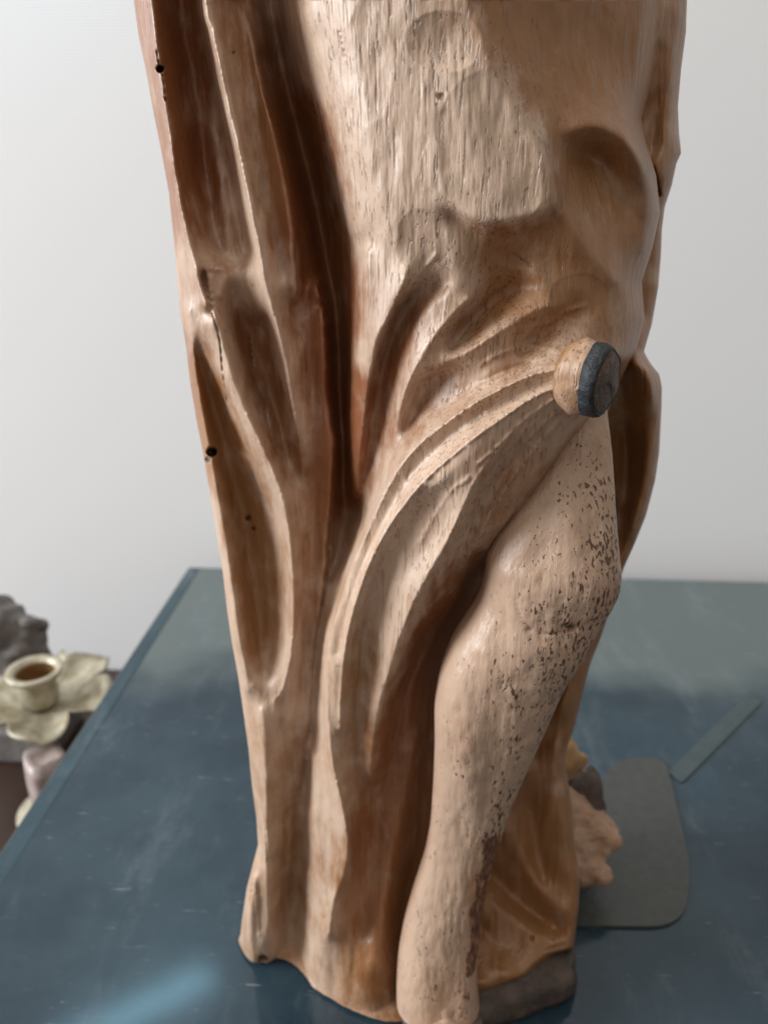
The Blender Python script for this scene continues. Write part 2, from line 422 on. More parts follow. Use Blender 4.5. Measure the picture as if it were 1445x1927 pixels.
# E: the deep cleft
cv([(488, TOP, -66), (512, 0, -66), (528, 100, -66), (550, 200, -66), (575, 300, -66), (597, 400, -66), (617, 500, -62), (632, 580, -58), (640, 680, -56), (646, 780, -54), (652, 880, -50), (660, 960, -46), (662, 1010, -40), (650, 1060, -38), (632, 1120, -38), (612, 1180, -38), (600, 1260, -38), (592, 1340, -36), (582, 1430, -36), (574, 1510, -35)], 15)
cv([(585, 420, -46), (600, 520, -42), (616, 600, -42)], 4)
cv([(560, 590, -25), (575, 660, -23), (590, 760, -22), (595, 860, -22), (592, 980, -23), (588, 1080, -24), (580, 1180, -25), (572, 1280, -26), (562, 1380, -26), (556, 1460, -25)], 5)
# F: torn lip left of the cleft
Ff = [(601, 525, -24), (608, 585, -20), (612, 650, -19), (615, 740, -19), (624, 790, -18), (628, 860, -18), (622, 920, -19), (618, 990, -20), (613, 1060, -21), (602, 1150, -23), (591, 1210, -25), (587, 1300, -25), (577, 1400, -26), (568, 1480, -27)]
Ff = [(p[0]+3.2*float(vnoise(np.array([p[1]]), np.array([5.]), 19, 9, 14)[0]), p[1], p[2]) for p in spline(Ff, 8)]
nF = sum(1 for p in Ff if p[1] < 1100)
cv(Ff, 1.6); cv(off(Ff[:nF], 8, 0, -18), 1.6); cv(off(Ff[nF:], 7, 0, -8), 1.6)
# G: left flank of the torso
cv([(520, TOP, -30), (545, 0, -30), (560, 80, -30), (584, 180, -30), (608, 270, -30), (630, 350, -30), (647, 430, -30), (655, 500, -28), (662, 600, -22), (662, 700, -20), (658, 800, -22), (660, 900, -28)], 4)
cv([(560, TOP, -8), (578, 0, -8), (594, 80, -8), (614, 180, -8), (632, 270, -7), (648, 340, -6), (658, 395, -5), (672, 440, -5)], 4)
# torso body
cv([(640, TOP, 5), (655, 0, 5), (680, 150, 6), (700, 300, 7), (720, 400, 7), (745, 470, 6)], 14)
cv([(760, TOP, 11), (775, 0, 11), (790, 90, 10), (800, 200, 11), (815, 300, 12), (840, 360, 13)], 14)
cv([(860, TOP, 12), (880, 0, 12), (900, 40, 12), (925, 110, 12), (950, 170, 13), (985, 225, 14), (1020, 285, 14), (1038, 340, 14), (1040, 385, 13), (1000, 405, 15), (940, 418, 16), (890, 412, 15), (850, 385, 13), (832, 376, 12)], 7)
cv([(870, 120, 12), (880, 220, 15), (900, 320, 17), (960, 360, 17)], 16)
cv([(1010, TOP, -2), (1010, 0, -2), (1030, 100, -4), (1060, 190, -3), (1090, 235, 0)], 12)
cv([(1130, TOP, -18), (1130, 0, -18), (1130, 100, -18), (1150, 180, -15), (1180, 240, -12)], 14)
cv([(1215, TOP, -32), (1212, 0, -32), (1205, 80, -32), (1195, 160, -30)], 8)
# pocket at the right
cv([(1052, 262, 3), (1090, 238, 2), (1140, 240, -2), (1185, 270, -7), (1212, 320, -12), (1224, 380, -17), (1222, 430, -20), (1208, 480, -20)], 8)
cv([(1060, 285, 0), (1058, 340, 2), (1066, 400, 3), (1090, 450, 3), (1120, 490, 0), (1160, 530, -4)], 6)
cv([(1092, 292, -17), (1120, 295, -18), (1150, 330, -18), (1165, 380, -17), (1172, 430, -14)], 11)
cv([(1100, 350, -10), (1125, 400, -9), (1150, 460, -9)], 10)
# hollow under the torso bulge and the plain below it
cv([(850, 402, 6), (895, 432, 7), (950, 442, 6), (1010, 430, 5), (1052, 418, 4)], 5)
cv([(930, 480, 3), (990, 490, 2), (1060, 500, 1), (1110, 540, 0)], 10)
cv([(900, 520, 5), (880, 470, 9), (820, 430, 10), (780, 400, 9)], 12)
cv([(1000, 515, 4), (1080, 540, 2), (1140, 590, -2), (1160, 640, -4), (1165, 670, -2)], 10)
cv([(1170, 545, -10), (1185, 600, -14), (1180, 650, -12)], 8)
# S: ribbon left of the first groove
cv([(690, 470, 0), (686, 540, -1), (682, 600, -3), (676, 680, -6), (668, 780, -10), (664, 880, -16), (665, 930, -22)], 4)
cv([(770, 500, 9), (755, 545, 8), (738, 585, 6), (716, 625, 4), (703, 670, 1), (694, 730, -3), (684, 800, -7), (676, 870, -12), (672, 930, -20)], 3)
# groove 1
cv([(838, 535, 4), (800, 545, -3), (768, 572, -9), (745, 610, -12), (727, 655, -14), (714, 710, -15), (706, 770, -15), (700, 830, -16), (693, 890, -19), (684, 950, -25), (676, 990, -32)], 9)
# T: pink ridge
cv([(884, 560, 9), (845, 600, 9), (812, 640, 8), (788, 680, 6), (768, 720, 4), (752, 770, 1), (745, 820, -2), (738, 860, -4)], 5)
cv([(850, 545, 8), (818, 570, 7), (785, 610, 3), (762, 660, -1), (745, 720, -5), (732, 790, -8), (720, 850, -10)], 6)
# hollow between T and the fold band
cv([(862, 690, 2), (820, 708, -4), (794, 738, -6), (778, 775, -7), (770, 815, -5)], 3.5)
cv([(905, 690, 5), (860, 740, 3), (820, 780, 2)], 10)
cv([(1000, 532, 0), (950, 548, -4), (905, 580, -6), (872, 618, -4), (850, 650, -1)], 9)
cv([(1040, 575, 7), (985, 595, 8), (930, 625, 9), (890, 655, 9), (850, 678, 8), (815, 698, 5)], 6)
cv([(1095, 590, 1), (1045, 605, -1), (1010, 630, -2), (985, 660, 0)], 10)
cv([(1110, 635, 4), (1060, 645, 5), (1010, 668, 7), (960, 690, 8), (910, 712, 8)], 7)
cv([(1000, 688, 6), (930, 712, 6), (880, 740, 5), (835, 775, 4)], 6)
# M: the long band running from the peg down to the hem
Mm = [(1080, 692, 15), (1040, 697, 16), (1000, 706, 16), (940, 733, 17), (880, 767, 16), (830, 803, 14), (790, 835, 12), (752, 880, 10), (723, 930, 7), (702, 975, 5), (682, 1020, 3), (662, 1065, 2), (643, 1120, 1), (627, 1170, 0), (617, 1230, -1), (614, 1300, -2), (618, 1380, -3), (626, 1440, -3), (640, 1500, -3), (652, 1560, -3), (655, 1610, -4), (642, 1660, -6), (626, 1700, -6), (618, 1760, -5)]
cv(Mm, 3)
cv([(740, 872, 2), (712, 925, -2), (690, 975, -6), (668, 1025, -10), (648, 1070, -13), (630, 1120, -15), (614, 1175, -17), (606, 1235, -18), (602, 1300, -18), (604, 1370, -18)], 2.5)
cv([(1068, 707, 13), (1000, 727, 13), (930, 765, 13), (870, 803, 12), (815, 850, 11), (775, 890, 9), (745, 935, 7), (720, 985, 5), (696, 1035, 3), (672, 1090, 2), (650, 1160, 1), (636, 1230, 0)], 3)
M2 = [(1078, 717, 16), (1010, 744, 18), (950, 783, 21), (900, 818, 22), (850, 858, 21), (800, 903, 18), (762, 948, 15), (732, 990, 12), (704, 1040, 10), (684, 1090, 8), (662, 1160, 6), (648, 1230, 4), (642, 1300, 2), (640, 1370, -1)]
cv(M2, 2.4)
cv([(960, 800, 20), (905, 840, 22), (858, 880, 22), (820, 915, 20)], 5)
cv([(832, 930, 14), (790, 965, 10), (755, 1010, 6), (725, 1060, 2), (702, 1120, -2), (688, 1200, -5), (680, 1300, -8), (675, 1400, -12), (672, 1500, -14), (676, 1580, -14)], 9)
# N: broad lit ridge
cv([(1000, 795, 16), (950, 830, 20), (905, 890, 22), (872, 950, 21), (848, 1005, 19), (822, 1050, 17), (792, 1105, 14), (765, 1165, 11), (745, 1220, 8), (728, 1280, 4), (712, 1340, 0), (703, 1400, -4), (698, 1470, -8)], 6)
cv([(850, 960, 16), (820, 1010, 12), (780, 1060, 8), (745, 1110, 6), (725, 1180, 2), (708, 1250, -2), (696, 1320, -5)], 7)
cv([(990, 845, 10), (945, 895, 9), (910, 950, 9), (885, 1005, 8), (858, 1055, 5), (825, 1110, 1), (795, 1165, -3), (772, 1220, -6), (752, 1275, -9), (736, 1330, -12), (725, 1400, -15), (716, 1470, -18)], 5)
cv([(1082, 684, 15), (1076, 705, 22), (1077, 745, 22), (1086, 775, 17)], 4); cv([(1110, 670, 10), (1150, 672, 4)], 6)
# fold that crosses the thigh
cv([(1070, 775, 12), (1030, 815, 13), (985, 860, 12), (950, 915, 15), (920, 970, 15), (898, 1015, 12), (878, 1060, 5)], 6)
cv([(1085, 790, 7), (1048, 845, 7), (1010, 903, 10), (972, 955, 10), (940, 995, 9), (916, 1035, 4)], 3)
cv([(1105, 820, -20), (1065, 885, -22), (1020, 955, -26), (975, 1015, -32), (945, 1060, -40)], 3)
# hollow along the calf
cv([(910, 1075, -44), (898, 1120, -44), (868, 1180, -40), (838, 1240, -38), (818, 1310, -38), (806, 1400, -38), (800, 1500, -37), (788, 1590, -35), (765, 1680, -32), (750, 1760, -26), (748, 1830, -16)], 4)
# Q: folds in the shade between the band and the calf
cv([(876, 1080, -6), (860, 1125, -11), (830, 1175, -18), (800, 1230, -19), (775, 1290, -20), (760, 1350, -22), (748, 1410, -23)], 4)
cv([(800, 1190, -16), (776, 1250, -20), (758, 1310, -24), (742, 1370, -26), (728, 1430, -27), (714, 1490, -27), (704, 1560, -25), (694, 1630, -23), (684, 1700, -21), (676, 1760, -22)], 8)
cv([(786, 1380, -25), (770, 1450, -24), (758, 1530, -23), (742, 1610, -21), (725, 1690, -18), (715, 1760, -16), (705, 1830, -8)], 8)
cv([(690, 1480, -20), (686, 1560, -18), (672, 1640, -15), (655, 1710, -14), (645, 1780, -12), (648, 1825, -10)], 6)
# lower left
rim = [(float(interp_curve(BL, v))+15, float(v), -18) for v in range(580, 1330, 30)]
cv(rim, 3)
cv([(372, 655, -26), (392, 740, -31), (420, 840, -34), (448, 940, -36), (470, 1040, -36), (484, 1130, -34), (494, 1210, -31), (500, 1270, -26)], 9)
cv([(400, 700, -24), (440, 800, -26), (478, 900, -27), (508, 1000, -28), (522, 1090, -28), (526, 1180, -26), (520, 1250, -24)], 6)
Hh = [(386, 505, -17), (398, 580, -11), (418, 640, -9), (440, 710, -9), (466, 780, -9), (492, 835, -9), (514, 885, -9), (533, 940, -10), (544, 1000, -11), (550, 1060, -12), (553, 1120, -13), (552, 1180, -14), (546, 1240, -15), (534, 1290, -17), (516, 1320, -18)]
cv(Hh, 3.2)
cv([(420, 700, -13), (448, 780, -13), (476, 850, -14), (500, 910, -16)], 5)
cv([(500, 1320, -18), (486, 1300, -18), (474, 1290, -17)], 4)
cv([(384, 515, -30), (393, 560, -28), (399, 590, -18)], 2)              # split next to the broken chip
cv([(395, 512, -19), (410, 505, -16), (426, 512, -20), (415, 560, -15)], 2)
cv([(434, 540, -28), (456, 610, -33), (480, 680, -36), (505, 750, -36), (528, 815, -33), (543, 865, -29), (553, 905, -24)], 9)
cv([(495, 600, -33), (512, 680, -35), (530, 750, -34), (545, 810, -30)], 4)
cv([(556, 930, -19), (566, 1000, -20), (572, 1100, -22), (570, 1200, -23), (560, 1290, -22), (548, 1360, -20)], 7)
Kk = [(492, 1335, -15), (496, 1400, -14), (500, 1480, -14), (499, 1560, -14), (502, 1640, -13), (506, 1700, -13), (505, 1760, -14), (496, 1815, -17)]
cv(Kk, 5)
cv([(474, 1640, -15), (468, 1700, -13), (470, 1760, -13), (478, 1810, -15)], 6)
cv([(490, 1630, -16), (489, 1690, -16), (490, 1750, -16)], 3)
cv([(530, 1400, -20), (534, 1500, -22), (538, 1580, -25), (540, 1660, -30), (540, 1740, -33), (540, 1795, -32)], 6)
cv([(566, 1520, -34), (568, 1580, -35), (566, 1650, -37), (562, 1720, -35), (558, 1790, -33), (560, 1830, -28)], 5)
cv([(584, 1400, -21), (590, 1480, -17), (595, 1560, -14), (604, 1630, -12), (612, 1690, -11), (610, 1750, -10), (602, 1810, -10), (600, 1850, -10)], 3)
cv([(606, 1400, -16), (612, 1480, -13), (620, 1560, -11), (625, 1620, -10)], 5)
cv([(575, 1640, -24), (582, 1720, -19), (582, 1790, -17), (580, 1840, -16)], 5)
cv([(585, 1865, -9), (620, 1888, -7), (660, 1912, -4), (690, 1930, -2), (730, 1950, 1), (760, 1985, 4)], 5)
cv([(615, 1856, -9), (650, 1862, -8), (690, 1868, -7), (735, 1872, -7)], 6); 
Hm = F.solve(); Sg = FS.solve()
b1, b2, b3, b4 = Hm, gblur(Hm, .75), gblur(Hm, 2.6), gblur(Hm, 5.5)
jj, ii = np.mgrid[0:F.ny, 0:F.nx]; gu = F.u0+ii*F.st; gv = F.v0+jj*F.st
sg = FS.sample(gblur(Sg, 1.2), gu.astype(float), gv.astype(float))
t1 = np.clip((sg-1.5)/2.5, 0, 1); t2 = np.clip((sg-4)/4, 0, 1); t3 = np.clip((sg-8)/8, 0, 1)
HB = b2*(1-t1)+(.5*b2+.5*b3)*t1; HB = HB*(1-t2)+b3*t2; HB = HB*(1-t3)+b4*t3
conc = gblur(np.clip((b4-b2-.3)/1.5, 0, 1), 1.5)          # valley floors are worn round
HB = HB*(1-conc)+gblur(HB, 2.6)*conc

sst = np.clip((gv-1250)/520, 0, 1); sst = sst*sst*(3-2*sst)
HB = HB + 10.0*sst*np.exp(-((gu-690)/105.0)**2)

# paint wear: pale ground on torso and ridges; hollows set browner, clefts redder
FP = Field(190, 1300, TOP-10, 2000, 5); FR = Field(190, 1300, TOP-10, 2000, 5); FG = Field(190, 1300, TOP-10, 2000, 5)
for pts, v in (([(600, TOP), (600, 0), (640, 200), (665, 380), (690, 460)], .95), ([(700, TOP), (700, 0), (740, 200), (780, 350), (800, 480)], 1.0),
               ([(820, TOP), (830, 0), (870, 80), (900, 180), (940, 300), (920, 400)], .95), ([(930, 120), (1000, 230), (1030, 330), (1020, 395), (940, 415)], .85),
               ([(910, TOP), (925, 0), (955, 80), (990, 170), (1050, 250), (1060, 330), (1050, 420), (930, 445), (930, 530)], .30),
               ([(1010, TOP), (1010, 0), (1080, 130), (1150, 220)], .22), ([(1180, TOP), (1180, 0), (1190, 120)], .25), ([(1100, 330), (1150, 420)], .40), ([(1000, 480), (1100, 540), (1150, 620)], .28),
               ([(820, 470), (870, 520), (900, 580)], .85), ([(760, 500), (720, 600), (690, 700)], .85), ([(840, 600), (790, 680), (755, 780)], .85),
               ([(790, 580), (735, 680), (705, 800)], .30), ([(960, 600), (880, 660), (840, 690)], .62), ([(800, 740), (790, 800)], .4), ([(900, 590), (980, 540)], .25), ([(1060, 650), (960, 700)], .55),
               ([(1070, 700), (940, 735), (830, 805), (752, 880), (700, 975), (643, 1120), (616, 1230), (620, 1400), (645, 1560)], .78),
               ([(1010, 745), (900, 820), (800, 905), (730, 990), (680, 1090), (645, 1230)], .85), ([(905, 890), (848, 1005), (792, 1105), (745, 1220), (712, 1340)], .85),
               ([(1000, 850), (920, 960), (870, 1050)], .5), ([(850, 1110), (780, 1230), (730, 1370)], .15), ([(760, 1450), (720, 1700), (700, 1850)], .25),
               ([(670, 1200), (665, 1400)], .45), ([(680, 1480), (650, 1700)], .35), ([(600, 1480), (612, 1700), (605, 1830)], .75), ([(640, 1890), (700, 1910)], .55),
               ([(395, 0), (430, 220), (484, 450), (535, 680), (562, 820)], .85), ([(440, 0), (490, 200), (530, 450)], .28), ([(350, 0), (400, 350)], .18), ([(560, 200), (600, 420), (640, 700), (655, 950)], .05),
               ([(270, 0), (300, 200), (330, 420)], .42), ([(345, 500), (365, 580)], .72), ([(400, 600), (440, 720), (500, 860), (545, 1000), (552, 1150), (535, 1290)], .85),
               ([(370, 680), (420, 840), (470, 1040), (495, 1240)], .22), ([(400, 940), (440, 1180), (470, 1330)], .8), ([(450, 600), (510, 750), (545, 860)], .2), ([(560, 600), (600, 750), (600, 950)], .32),
               ([(575, 1000), (575, 1250)], .40), ([(495, 1350), (500, 1500), (500, 1700)], .68), ([(540, 1400), (545, 1700)], .40), ([(465, 1650), (470, 1780)], .75)):
    FP.put(pts, v)
for pts, v in (([(520, 0), (580, 280), (630, 560), (650, 800), (660, 980)], 1.0), ([(350, 0), (390, 250), (430, 420)], .85), ([(570, 320), (590, 480), (600, 600)], .9), ([(700, 900), (720, 700), (780, 580)], .75),
               ([(850, 1120), (780, 1230), (720, 1450), (690, 1650)], .85), ([(740, 1500), (720, 1800)], .6), ([(600, 1200), (580, 1450)], .8), ([(480, 660), (530, 800)], .6), ([(420, 850), (480, 1100)], .35),
               ([(750, 0), (800, 300)], .2), ([(1100, 0), (1150, 500)], .25), ([(1050, 480), (1000, 600)], .3), ([(700, 1000), (640, 1200), (640, 1500)], .2), ([(500, 1400), (520, 1700)], .15), ([(440, 0), (500, 400)], .4)):
    FR.put(pts, v)
for pts, v in (([(640, 0), (720, 250), (780, 400)], .8), ([(780, 0), (880, 200), (980, 330)], 1.0), ([(820, 430), (870, 520), (900, 640)], .9), ([(960, 640), (860, 680)], .9), ([(600, 60), (640, 350)], .2),
               ([(950, 0), (1060, 230), (1050, 450)], .12), ([(1150, 0), (1150, 300), (1100, 550)], .03), ([(900, 900), (820, 1040), (740, 1200)], .75), ([(760, 1100), (690, 1250)], .35),
               ([(420, 0), (520, 500), (600, 900)], .05), ([(330, 400), (450, 900), (500, 1400)], .08), ([(640, 1200), (650, 1600)], .1), ([(800, 1300), (760, 1700)], .05), ([(740, 600), (700, 800)], .15), ([(820, 850), (760, 920)], .5), ([(1000, 900), (900, 1050)], .5)):
    FG.put(pts, v)
GP, GR, GG = gblur(FP.solve(), 2.0), gblur(FR.solve(), 3.0), gblur(FG.solve(), 8.0)

# ragged outline of the worn patch is kept sharp
def pale_fn(U, V):
    a = FP.sample(GP, U + 10*vnoise(U, V, 14, 60, 5) + 5*vnoise(U, V, 6, 24, 6), V + 18*vnoise(U, V, 12, 30, 8)); return a
HOLES = [(302, 130, 6.0, 9), (399, 851, 9.0, 8), (391, 866, 5.0, 5), (495, 1806, 8.0, 10), (468, 975, 5, 2.5), (478, 995, 4, 2.5), (440, 100, 2, 1.5), (830, 182, 6, 1.0)]
CRACKS = [([(296, 96), (300, 120), (308, 150), (312, 190)], 1.5, 1.5), ([(582, 170), (590, 200), (597, 222)], 1.6, 2.0), ([(606, 260), (616, 300), (626, 345), (634, 400)], 1.6, 1.6),
          ([(400, 590), (414, 640), (420, 700), (428, 755)], 1.8, 2.0), ([(470, 640), (478, 690)], 1.6, 2.0), ([(500, 770), (508, 810), (515, 840)], 1.5, 1.6), ([(1076, 690), (1080, 720), (1084, 765)], 1.8, 3),
          ([(620, 985), (618, 1060), (606, 1140)], 2.2, 2.5), ([(1240, 300), (1241, 360)], 2, 2), ([(500, 1560), (503, 1620)], 1.5, 1.0), ([(478, 1650), (470, 1700)], 1.5, 1.2), ([(640, 60), (650, 110)], 1.5, .8), ([(965, 477), (1000, 500)], 1.6, 1.0)]
def carve(U, V, holes, cracks):
    D = np.zeros_like(U)
    for u, v, r, d in holes:
        D = np.maximum(D, d*np.clip(1.25-((U-u)**2+(V-v)**2)/r**2*.8, 0, 1))
    for pts, w, d in cracks:
        c = spline(pts, 3); m = (U > c[:, 0].min()-8) & (U < c[:, 0].max()+8) & (V > c[:, 1].min()-8) & (V < c[:, 1].max()+8)
        uu, vv = U[m], V[m]; q = np.full(uu.shape, 1e9)
        for p in c: q = np.minimum(q, (uu-p[0])**2+((vv-p[1]))**2)
        D[m] = np.maximum(D[m], d*np.exp(-q/(w*w)))
    return D
def CR_(U, V):
    c = carve(U, V, [], CREST)
    return .65*c*(1+.45*vnoise(U, V, 8, 16, 37)) - 1.6*np.clip(vnoise(U, V, 5.5, 9, 38)-.5, 0, 1)*np.clip(c, 0, 1)
def body_extra(U, V):
    g = FG.sample(GG, U, V)
    ch = vnoise(U+2*vnoise(U, V, 9, 20, 27), V, 4.6, 44, 21); ch2 = vnoise(U, V, 5.0, 90, 22); ch3 = vnoise(U, V, 4.2, 20, 23)
    n = -np.clip(ch-.55, 0, 1)*1.5 - np.clip(ch2-.62, 0, 1)*1.6 + np.clip(-ch-.62, 0, 1)*.8
    lump = .55*vnoise(U, V, 34, 60, 24) + .35*vnoise(U, V, 15, 34, 25) + .10*vnoise(U, V, 6, 18, 26)
    return n*g*.45 + lump*(.75-.4*g) + (.36-.28*g)*vnoise(U+.05*V, V, 11, 80, 29) + CR_(U, V) - scoops(U, V) - carve(U, V, HOLES, CRACKS)
CREST = [([p[:2] for p in Mm[:20]], 4.0, 1.3), ([p[:2] for p in M2], 3.5, 1.4), ([p[:2] for p in Hh[4:]], 4.0, 1.2), ([p[:2] for p in Cc], 4.0, .8), ([(760, 525), (738, 585), (716, 625), (703, 670), (694, 730), (684, 800)], 4, .9),
         ([(884, 560), (845, 600), (812, 640), (788, 680), (768, 720), (752, 770)], 5, .8), ([(975, 800), (925, 862), (890, 915), (862, 975), (835, 1032), (800, 1092), (768, 1160), (748, 1220), (730, 1280)], 5, 1.0),
         ([(1060, 705), (1010, 720), (960, 745), (915, 775)], 3, .8), ([(1065, 738), (1010, 772), (965, 806)], 3, .9), ([(1062, 765), (1020, 800), (985, 838)], 3.5, .8), ([(584, 1400), (590, 1480), (595, 1560), (604, 1630), (612, 1690), (610, 1750)], 4, 1.0),
         ([(478, 1650), (484, 1700), (488, 1760)], 4, .8), ([(1050, 690), (1000, 690), (950, 705), (905, 728), (865, 755)], 4.5, 1.2), ([(1040, 752), (985, 792), (940, 838), (900, 872)], 4, 1.1), ([(1050, 660), (1000, 650), (950, 662), (905, 685)], 5, 1.1), ([(1055, 790), (1015, 835), (975, 885), (945, 930)], 4.5, 1.3), ([(880, 900), (845, 930), (815, 975), (790, 1020)], 5, 1.0), ([(700, 1080), (685, 1140), (675, 1220), (668, 1300)], 4.5, .9), ([(820, 480), (795, 510), (770, 545)], 5, .8), ([(940, 540), (905, 565), (880, 600)], 5, .9), ([(1100, 575), (1060, 590), (1025, 612)], 5, .9), ([(1010, 903), (972, 955), (940, 995)], 4, .9), ([(860, 1125), (830, 1175), (800, 1230), (775, 1290)], 4, .9), ([(815, 1330), (790, 1400), (775, 1480)], 5, .7), ([(1020, 592), (965, 612), (915, 640), (875, 665)], 4, .8)]
SCOOP = [(835, 78, 72, 58, 1.5), (938, 275, 118, 150, 2.0), (795, 455, 52, 62, 1.2), (712, 330, 46, 110, .9), (690, 120, 48, 120, .9), (640, 420, 26, 60, .8), (1000, 70, 60, 90, .9), (1110, 110, 66, 110, 1.0), (980, 470, 62, 36, 1.2), (1090, 560, 56, 46, 1.0), (600, 1000, 22, 90, .8), (575, 1130, 22, 110, .8), (530, 1460, 26, 110, .9), (590, 700, 20, 90, .8), (455, 1000, 26, 120, .9), (760, 1520, 26, 100, .9), (740, 1680, 26, 80, .8), (640, 1320, 20, 110, .7), (1180, 380, 30, 60, .8)]
def scoops(U, V):
    D = np.zeros_like(U)
    for u, v, a, b_, d in SCOOP:
        uu = U+6*vnoise(U, V, 30, 30, 28)
        D = np.maximum(D, d*np.clip(1-((uu-u)/a)**2-((V-v)/b_)**2, 0, 1)**.8)
    return D
zero = lambda U, V: np.zeros_like(U)
fleck_body = lambda U, V: np.clip(.18*FG.sample(GG, U, V), 0, 1)
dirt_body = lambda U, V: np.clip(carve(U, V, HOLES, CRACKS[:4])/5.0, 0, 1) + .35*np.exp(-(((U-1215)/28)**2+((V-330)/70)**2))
body = relief_mesh('drapery', M_ROBE, BL, BR, TOP, 1988, F, HB, 2.6, 400, .345, {'pale': (None, pale_fn, 0), 'red': (FR, GR, 0), 'fleck': (None, fleck_body, 0), 'dirt': (None, dirt_body, 0), 'nick': (FG, GG, 0)},
                   edge_l=(16, 7), edge_r=(40, 14), parent=statue, extra=body_extra)
body['label'] = 'pale worn folds of carved drapery with dark reddish clefts'

# ---------------------------------------------------------------- rear mantle and the skirt behind the leg
RR = [(1300, TOP), (1292, 0), (1290, 60), (1281, 130), (1275, 200), (1277, 250), (1281, 288), (1272, 308), (1263, 350), (1250, 390), (1245, 430), (1243, 480), (1238, 540), (1226, 610), (1211, 662), (1222, 682), (1240, 705),
      (1245, 730), (1244, 770), (1240, 850), (1232, 905), (1215, 970), (1195, 1020), (1175, 1065), (1166, 1090), (1150, 1140), (1130, 1200), (1110, 1250), (1095, 1310), (1080, 1370), (1062, 1420), (1066, 1450), (1075, 1520), (1080, 1590), (1091, 1650), (1089, 1700), (1082, 1760), (1076, 1790)]
RL = [(1140, TOP), (1130, 0), (1120, 300), (1110, 600), (1090, 780), (1050, 900), (1000, 1050), (940, 1200), (900, 1350), (870, 1500), (850, 1650), (845, 1790), (845, 1900)]
RR2 = RR[:-1] + [(1078, 1785), (1040, 1795), (1015, 1815), (995, 1835), (960, 1850), (925, 1862), (880, 1876)]
RR2 = [(u, v) for u, v in RR2]
F2 = Field(800, 1320, TOP-10, 1900, 4)
F2.put([(float(interp_curve(RR2, v)), float(v), float(np.interp(v, [TOP, 200, 600, 680, 760, 900, 1090, 1420, 1520, 1650, 1790, 1900], [-66, -62, -56, -40, -42, -52, -54, -52, -44, -30, -15, 6]))) for v in range(TOP, 1880, 6)])
F2.put([(float(interp_curve(RL, v)), float(v), float(np.interp(v, [TOP, 600, 1000, 1400, 1900], [-52, -52, -60, -52, 2]))) for v in range(TOP, 1900, 6)])
for pts in ([(1230, TOP, -47), (1232, 0, -47), (1222, 120, -48), (1218, 180, -52)], [(1268, 0, -54), (1258, 150, -54), (1250, 250, -52), (1240, 330, -50)], [(1236, 80, -54), (1230, 200, -58), (1226, 280, -58)],
            [(1190, 678, -27), (1216, 702, -22), (1224, 740, -25), (1214, 782, -36)], [(1170, 800, -64), (1185, 850, -68), (1180, 930, -68), (1165, 1000, -66)], [(1222, 790, -42), (1218, 860, -44), (1205, 930, -46), (1185, 1000, -48)],
            [(1160, 690, -44), (1175, 740, -50)], [(1100, 1180, -50), (1075, 1260, -46), (1055, 1340, -44)], [(1060, 1260, -56), (1030, 1340, -56), (1005, 1420, -52)],
            [(1045, 1400, -43), (1050, 1470, -40), (1060, 1560, -34), (1068, 1640, -28)], [(985, 1440, -42), (1000, 1520, -46), (1010, 1600, -42), (1020, 1660, -34)], [(950, 1560, -34), (985, 1620, -33), (1020, 1680, -27), (1060, 1720, -20)],
            [(925, 1640, -42), (960, 1680, -40), (1010, 1720, -33), (1055, 1750, -24)], [(905, 1680, -30), (950, 1720, -24), (1010, 1760, -18), (1050, 1782, -15)], [(900, 1740, -26), (940, 1775, -18), (985, 1800, -11)], [(880, 1800, -10), (930, 1830, -2), (960, 1840, 0)], [(870, 1850, 2), (920, 1856, 4)]):
    F2.put(pts)
H2 = gblur(F2.solve(), 1.6)
CR2 = [([(1218, 165), (1210, 200), (1202, 235)], 2.4, 3.0), ([(1229, 318), (1238, 350), (1241, 368)], 2.4, 3.0), ([(1212, 700), (1210, 740)], 1.8, 1.5), ([(1035, 1785), (1060, 1778)], 2.5, 1.5)]
rear_extra = lambda U, V: .9*vnoise(U, V, 40, 70, 31)+.45*vnoise(U, V, 14, 30, 32)+.2*vnoise(U, V, 6, 60, 33)-carve(U, V, [(1000, 1765, 4, 2)], CR2)
const = lambda c: (lambda U, V: c+0*U)
rear_pale = lambda U, V: np.interp(V, [0, 600, 700, 800, 1100, 1400, 1800], [.36, .33, .5, .3, .22, .22, .25]) + .25*vnoise(U, V, 30, 40, 34)
rear = relief_mesh('rear_mantle', M_ROBE, RL, RR2, TOP, 1876, F2, H2, 4, 110, .352, {'pale': (None, rear_pale, 0), 'red': (None, const(.35), 0), 'fleck': (None, const(.0), 0), 'nick': (None, const(.05), 0), 'dirt': (None, lambda U, V: np.clip(carve(U, V, [], CR2)/4, 0, 1), 0)},
                   edge_l=(10, 2), edge_r=(18, 9), parent=statue, extra=rear_extra, zmin=.003)
rear['label'] = 'smoother brown drapery behind the leg'

